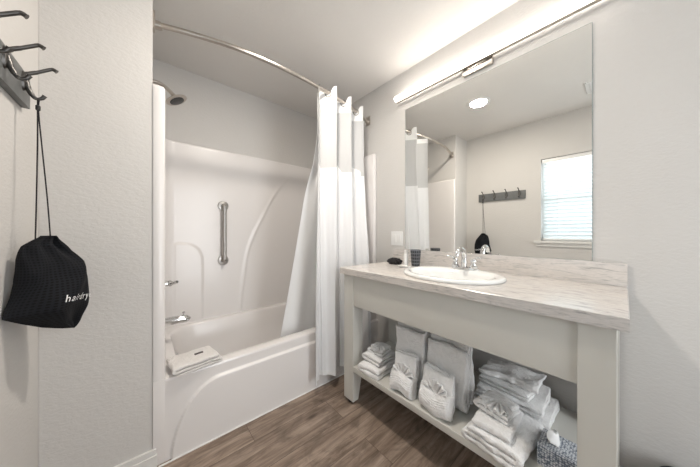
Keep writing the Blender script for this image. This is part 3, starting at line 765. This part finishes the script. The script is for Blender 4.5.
# ------------------------------------------------------------------ towels
def strip(layers, run, width, th, gap=.005, sag=.16, seed=0, amp=.003, ny=26, nrun=16):
    """one cloth folded back and forth: 'layers' runs of length 'run' along x, stacked in z, width in y; local, base at z=0"""
    cl = []; pitch = th+gap
    for i in range(layers):
        z = th/2+i*pitch; xs = [-run/2+run*k/nrun for k in range(nrun+1)]
        if i % 2: xs = xs[::-1]
        cl += [Vector((x, 0, z)) for x in xs]
        if i < layers-1:
            xe = xs[-1]; sg = 1 if xe > 0 else -1
            for k in range(1, 6):
                a = -PI/2+PI*k/6; cl.append(Vector((xe+sg*pitch/2*math.cos(a)*1.15, 0, z+pitch/2+pitch/2*math.sin(a))))
    bm = bmesh.new(); secs = []
    n = len(cl)
    for j in range(ny+1):
        v = j/ny; y = -width/2 + width*(.5-.5*math.cos(PI*v)) if ny > 6 else -width/2+width*v
        e = min(v, 1-v)*width*1.6; k = min(1, .20+.80*math.sqrt(min(1, e/(th*1.1))))
        A, Bv = [], []
        for i, p in enumerate(cl):
            d = (cl[min(i+1, n-1)]-cl[max(i-1, 0)]).normalized(); nn = Vector((-d.z, 0, d.x))
            kk = k*(1 if 0 < i < n-1 else .55)
            A.append(Vector((p.x, y, p.z))+nn*th/2*kk); Bv.append(Vector((p.x, y, p.z))-nn*th/2*kk)
        secs.append([bm.verts.new(p) for p in A+Bv[::-1]])
    m_ = 2*n
    for a, b_ in zip(secs, secs[1:]):
        for i in range(m_): bm.faces.new((a[i], a[(i+1)%m_], b_[(i+1)%m_], b_[i]))
    for s_, flip in ((secs[0], False), (secs[-1], True)):
        for i in range(n-1):
            q = (s_[i], s_[i+1], s_[m_-2-i], s_[m_-1-i]); bm.faces.new(q if flip else q[::-1])
    bmesh.ops.recalc_face_normals(bm, faces=bm.faces)
    o_ = Vector((seed*2.3, seed*1.1, seed))
    for v in bm.verts:
        f = min(1, v.co.z/(th*.8))
        d = noise.noise_vector(v.co*11+o_)*amp*2.2 + noise.noise_vector(v.co*34+o_)*amp*1.0
        q = (abs(v.co.x)/(run/2+th*.5))**3.5 + (abs(v.co.y)/(width/2))**3.5
        d.z -= v.co.z*sag*min(1.6, q)*.6
        d.z *= f; v.co += d
        if v.co.z < .0005: v.co.z = .0005
    return bm
def place(bm, m_): bmesh.ops.transform(bm, matrix=m_, verts=bm.verts); return bm
def pleats(c0, U, V, Nn, R, spread, n, amp, th=.0045, r0=.12, lift=0.0):
    """fan of cloth pleats radiating from c0; V is the middle direction, U sideways, Nn out of the cloth"""
    U, V, Nn, c0 = Vector(U).normalized(), Vector(V).normalized(), Vector(Nn).normalized(), Vector(c0)
    def f(u, v):
        a = (u-.5)*2*spread; r = R*(r0+(1-r0)*v)*(1-.10*abs(u-.5)*2)
        tri = math.sin(PI*2*n*u)
        rr = r*(1+.05*tri)
        return c0 + U*math.sin(a)*rr + V*math.cos(a)*rr + Nn*(amp*tri*(.25+.75*v) + lift*v*v)
    return solidify(grid(n*12, 10, f), th)
SHZ = .2455
Rz = lambda a: Matrix.Rotation(math.radians(a), 4, 'Z')
Tr = lambda *p: Matrix.Translation(Vector(p))
def stack_front(x, y, zrot, dims, labels, groups, seed):
    """bath towel, hand towel and fanned washcloth piled on the shelf; dims = (run, width, th, layers) for each"""
    z = SHZ; out = []
    for i, (run, wd, th, ly, dx, name) in enumerate(dims):
        bm = strip(ly, run, wd, th, seed=seed+i, amp=.0028)
        h = max(v.co.z for v in bm.verts)
        place(bm, Tr(x+dx, y, z) @ Rz(zrot[i]))
        out.append(tag(obj(name, bm, 'terry', angle=70), labels[i], 'towel', groups)); z += h-.004
    return z
# leftmost pile
def pile(x, y, rot, dims, labels, group, seed, fan):
    z = SHZ; last = None
    for i, (nm, run, wd, th, ly, dx, dy, dr) in enumerate(dims):
        bm = strip(ly, wd-th, run+th, th, seed=seed+i, amp=.0034)
        h = max(v.co.z for v in bm.verts)
        mt = Tr(x, y, z) @ Rz(rot+dr+90) @ Tr(dy, -dx, 0); place(bm, mt)
        if nm == 'washcloth' and fan:
            root = thing(nm, labels[i], 'washcloth', mt @ Vector((0, 0, 0)), group)
            obj('folded_cloth', bm, 'terry', root, angle=70)
            c0 = mt @ Vector((0, .004, h+.004)); U = mt.to_3x3() @ Vector((1, 0, 0)); V = mt.to_3x3() @ Vector((0, 1, -.05)); Nn = mt.to_3x3() @ Vector((0, .10, 1))
            obj('pleated_fan', wobble(pleats(c0, U, V, Nn, fan, 1.25, 6, .012, th=.004, lift=-.008), .0025, 40, seed), 'terry', root, angle=70)
        else:
            tag(obj(nm, bm, 'terry', angle=70), labels[i], 'towel', group)
        z += h-.001
pile(1.118, .982, 4, [('bath_towel', .205, .165, .026, 2, 0, 0, 0), ('hand_towel', .150, .140, .018, 2, .004, .006, -4), ('washcloth', .085, .105, .016, 2, .002, .004, 5)],
     ['folded white bath towel at the bottom of the leftmost pile on the shelf', 'folded white hand towel in the middle of the leftmost pile', 'pleated white washcloth on top of the leftmost towel pile'], 'towels on the vanity shelf', 1, .058)
pile(1.120, .325, -3, [('bath_towel', .235, .185, .021, 3, 0, 0, 0), ('hand_towel', .170, .160, .028, 1, -.015, .01, 3), ('washcloth', .105, .125, .017, 2, .000, .012, -7)],
     ['folded white bath towel at the bottom of the front right pile', 'folded white hand towel in the middle of the front right pile', 'pleated white washcloth on top of the front right towel pile'], 'towels on the vanity shelf', 5, .072)
# the two upright towels with a fanned set leaning in front
VERT = Matrix(((0, 0, 1, 0), (0, 1, 0, 0), (-1, 0, 0, 0), (0, 0, 0, 1)))    # run -> vertical, stack -> +x
def upright(x, y, wd, hgt, ly, th, rot, lean, label, seed):
    bm = strip(ly, hgt-th, wd, th, seed=seed, amp=.0045, nrun=24, sag=.32, gap=.003)
    place(bm, Tr(x, y, SHZ+hgt/2+.001) @ Rz(rot) @ Matrix.Rotation(math.radians(lean), 4, 'Y') @ VERT)
    mn = min(v.co.z for v in bm.verts); bmesh.ops.translate(bm, verts=bm.verts, vec=(0, 0, SHZ-mn))
    root = thing('bath_towel', label, 'towel', (x, y, SHZ), 'towels on the vanity shelf')
    obj('folded_cloth', bm, 'terry', root, angle=70)
    band = B(x-.0045, x+.003, y-wd/2+.006, y+wd/2-.006, SHZ+.040, SHZ+.058, bevel=.0015)
    place(band, Tr(x, y, 0) @ Rz(rot) @ Tr(-x, -y, 0)); obj('woven_band', band, 'terry', root)
def front_set(x, y, wd, hgt, rot, l1, l2, seed):
    th = .020
    root = thing('hand_towel', l1, 'towel', (x, y, SHZ), 'towels on the vanity shelf')
    base = Tr(x, y, SHZ) @ Rz(rot) @ Matrix.Rotation(math.radians(7), 4, 'Y')
    bm = strip(2, hgt-th, wd, th, seed=seed, amp=.0045, nrun=24, sag=.3)
    place(bm, base @ Tr(.0, 0, hgt/2) @ VERT); obj('folded_cloth', bm, 'terry', root, angle=70)
    # pocket: cloth wrapped round the lower half
    def f(u, v):
        yy = (u-.5)*(wd+.010); z = .004+v*hgt*.50 + .008*math.cos(u*7+seed)
        bulge = .013*math.sin(PI*min(1, v*1.02))+.006+.010*smooth01(0, .12, v)*smooth01(0, .08, u)*smooth01(1, .92, u)
        rib = .0014*math.sin(v*70) if .45 < v < .85 else 0
        e = abs(u-.5)*2; back = .022*max(0, (e-.86)/.14)**1.5
        return base @ Vector((-.004-bulge-rib+back+.003*noise.noise(Vector((u*6, v*5, seed))), yy, z))
    obj('pocket_fold', solidify(grid(44, 40, f), .007), 'terry', root, angle=70)
    c0 = base @ Vector((-.014, -.004, hgt*.43)); R3 = base.to_3x3()
    bm = pleats(c0, R3 @ Vector((0, 1, 0)), R3 @ Vector((-.10, 0, 1)), R3 @ Vector((-1, 0, -.10)), .072, 1.2, 6, .010, th=.0045, lift=.004)
    tag(obj('washcloth', wobble(bm, .002, 40, seed), 'terry', angle=70), l2, 'washcloth', 'towels on the vanity shelf')
upright(1.118, .780, .188, .296, 3, .032, 0, 2, 'tall folded white bath towel standing upright beside the leftmost pile', 11)
upright(1.120, .572, .204, .282, 3, .034, -3, 2, 'tall folded white bath towel standing upright nearest the right piles', 14)
front_set(1.034, .758, .130, .205, 4, 'white hand towel leaning on the left upright bath towel', 'fan pleated washcloth tucked into the left leaning hand towel', 21)
front_set(1.034, .575, .146, .200, -2, 'white hand towel leaning on the right upright bath towel', 'fan pleated washcloth tucked into the right leaning hand towel', 25)
# pile at the back right against the wall
z = SHZ
for i, (nm, run, wd, th, ly, dx, dy, dr, lb, mt_) in enumerate((
    ('blanket', .27, .29, .022, 2, .0, .0, 0, 'thick folded white blanket at the bottom of the back right pile', 'terry_grey'),
    ('bath_towel', .25, .255, .020, 2, -.008, .006, 2, 'folded soft white bath towel on the thick blanket in the back right pile', 'terry_grey'),
    ('bed_sheet', .22, .205, .015, 2, -.012, .018, -4, 'folded thin white sheet just under the top of the back right pile', 'terry_grey'),
    ('pillow_case', .21, .225, .020, 1, -.004, .010, 3, 'rumpled off white pillow case on top of the back right pile', 'terry_grey'))):
    bm = strip(ly, run-.03, wd, th, seed=30+i, amp=.0035 if i < 3 else .010, sag=.12 if i < 3 else .3)
    h = max(v.co.z for v in bm.verts); place(bm, Tr(1.386+dx, .348+dy, z) @ Rz(dr)); z += h-.001
    tag(obj(nm, bm, mt_, angle=70), lb, {'blanket': 'blanket', 'bed_sheet': 'sheet', 'pillow_case': 'pillow case'}.get(nm, 'towel'), 'linen in the back right pile')
# folded bath mat on the tub rim
mt = thing('bath_mat', 'folded white bath mat with dark label lying over the tub rim', 'bath mat', (.205, 1.475, RZ))
bm = strip(3, .190, .155, .0135, seed=41, amp=.0022, gap=.0045, sag=.10)
for v in bm.verts: v.co.z -= .0*abs(v.co.x)
mm = Tr(.206, 1.482, RZ-.0005) @ Rz(7) @ Matrix.Rotation(math.radians(0), 4, 'Y')
place(bm, mm); obj('folded_cloth', bm, 'terry_warm', mt, angle=70)
lb = B(-.018, .022, -.010, .004, .0475, .0515, bevel=.0006); place(lb, Tr(.222, 1.490, RZ) @ Rz(8)); obj('sewn_label', lb, 'label', mt)

# tissue box
tb = thing('tissue_box', 'blue and white patterned tissue box at the right end of the shelf', 'tissue box', (1.150, .150, SHZ))
obj('carton', B(1.095, 1.205, .098, .208, SHZ, SHZ+.070, bevel=.003), 'bluebox', tb)
def tis(u, v):
    a = (u-.5); return Vector((1.150+a*.060+.010*math.sin(v*5+u*9), .153+.014*math.sin(u*8)*v+.020*v, SHZ+.066+v*(.040+.014*math.cos(a*7))))
obj('tissue', solidify(grid(24, 14, tis), .001), 'white_plastic', tb)

# dark bin by the vanity's right end
wb = thing('waste_bin', 'small black round bin on the floor by the wall at the bottom right corner', 'bin', (1.470, -.158, 0))
obj('bin_body', L([(.001, 0), (.060, 0), (.063, .004), (.072, .192), (.0695, .192), (.060, .010), (.001, .010)], (1.470, -.158, 0)), 'black', wb)
obj('bin_rim', T([Vector((1.470+.0715*math.cos(2*PI*k/40), -.158+.0715*math.sin(2*PI*k/40), .193)) for k in range(41)], .004, 8), 'black', wb)
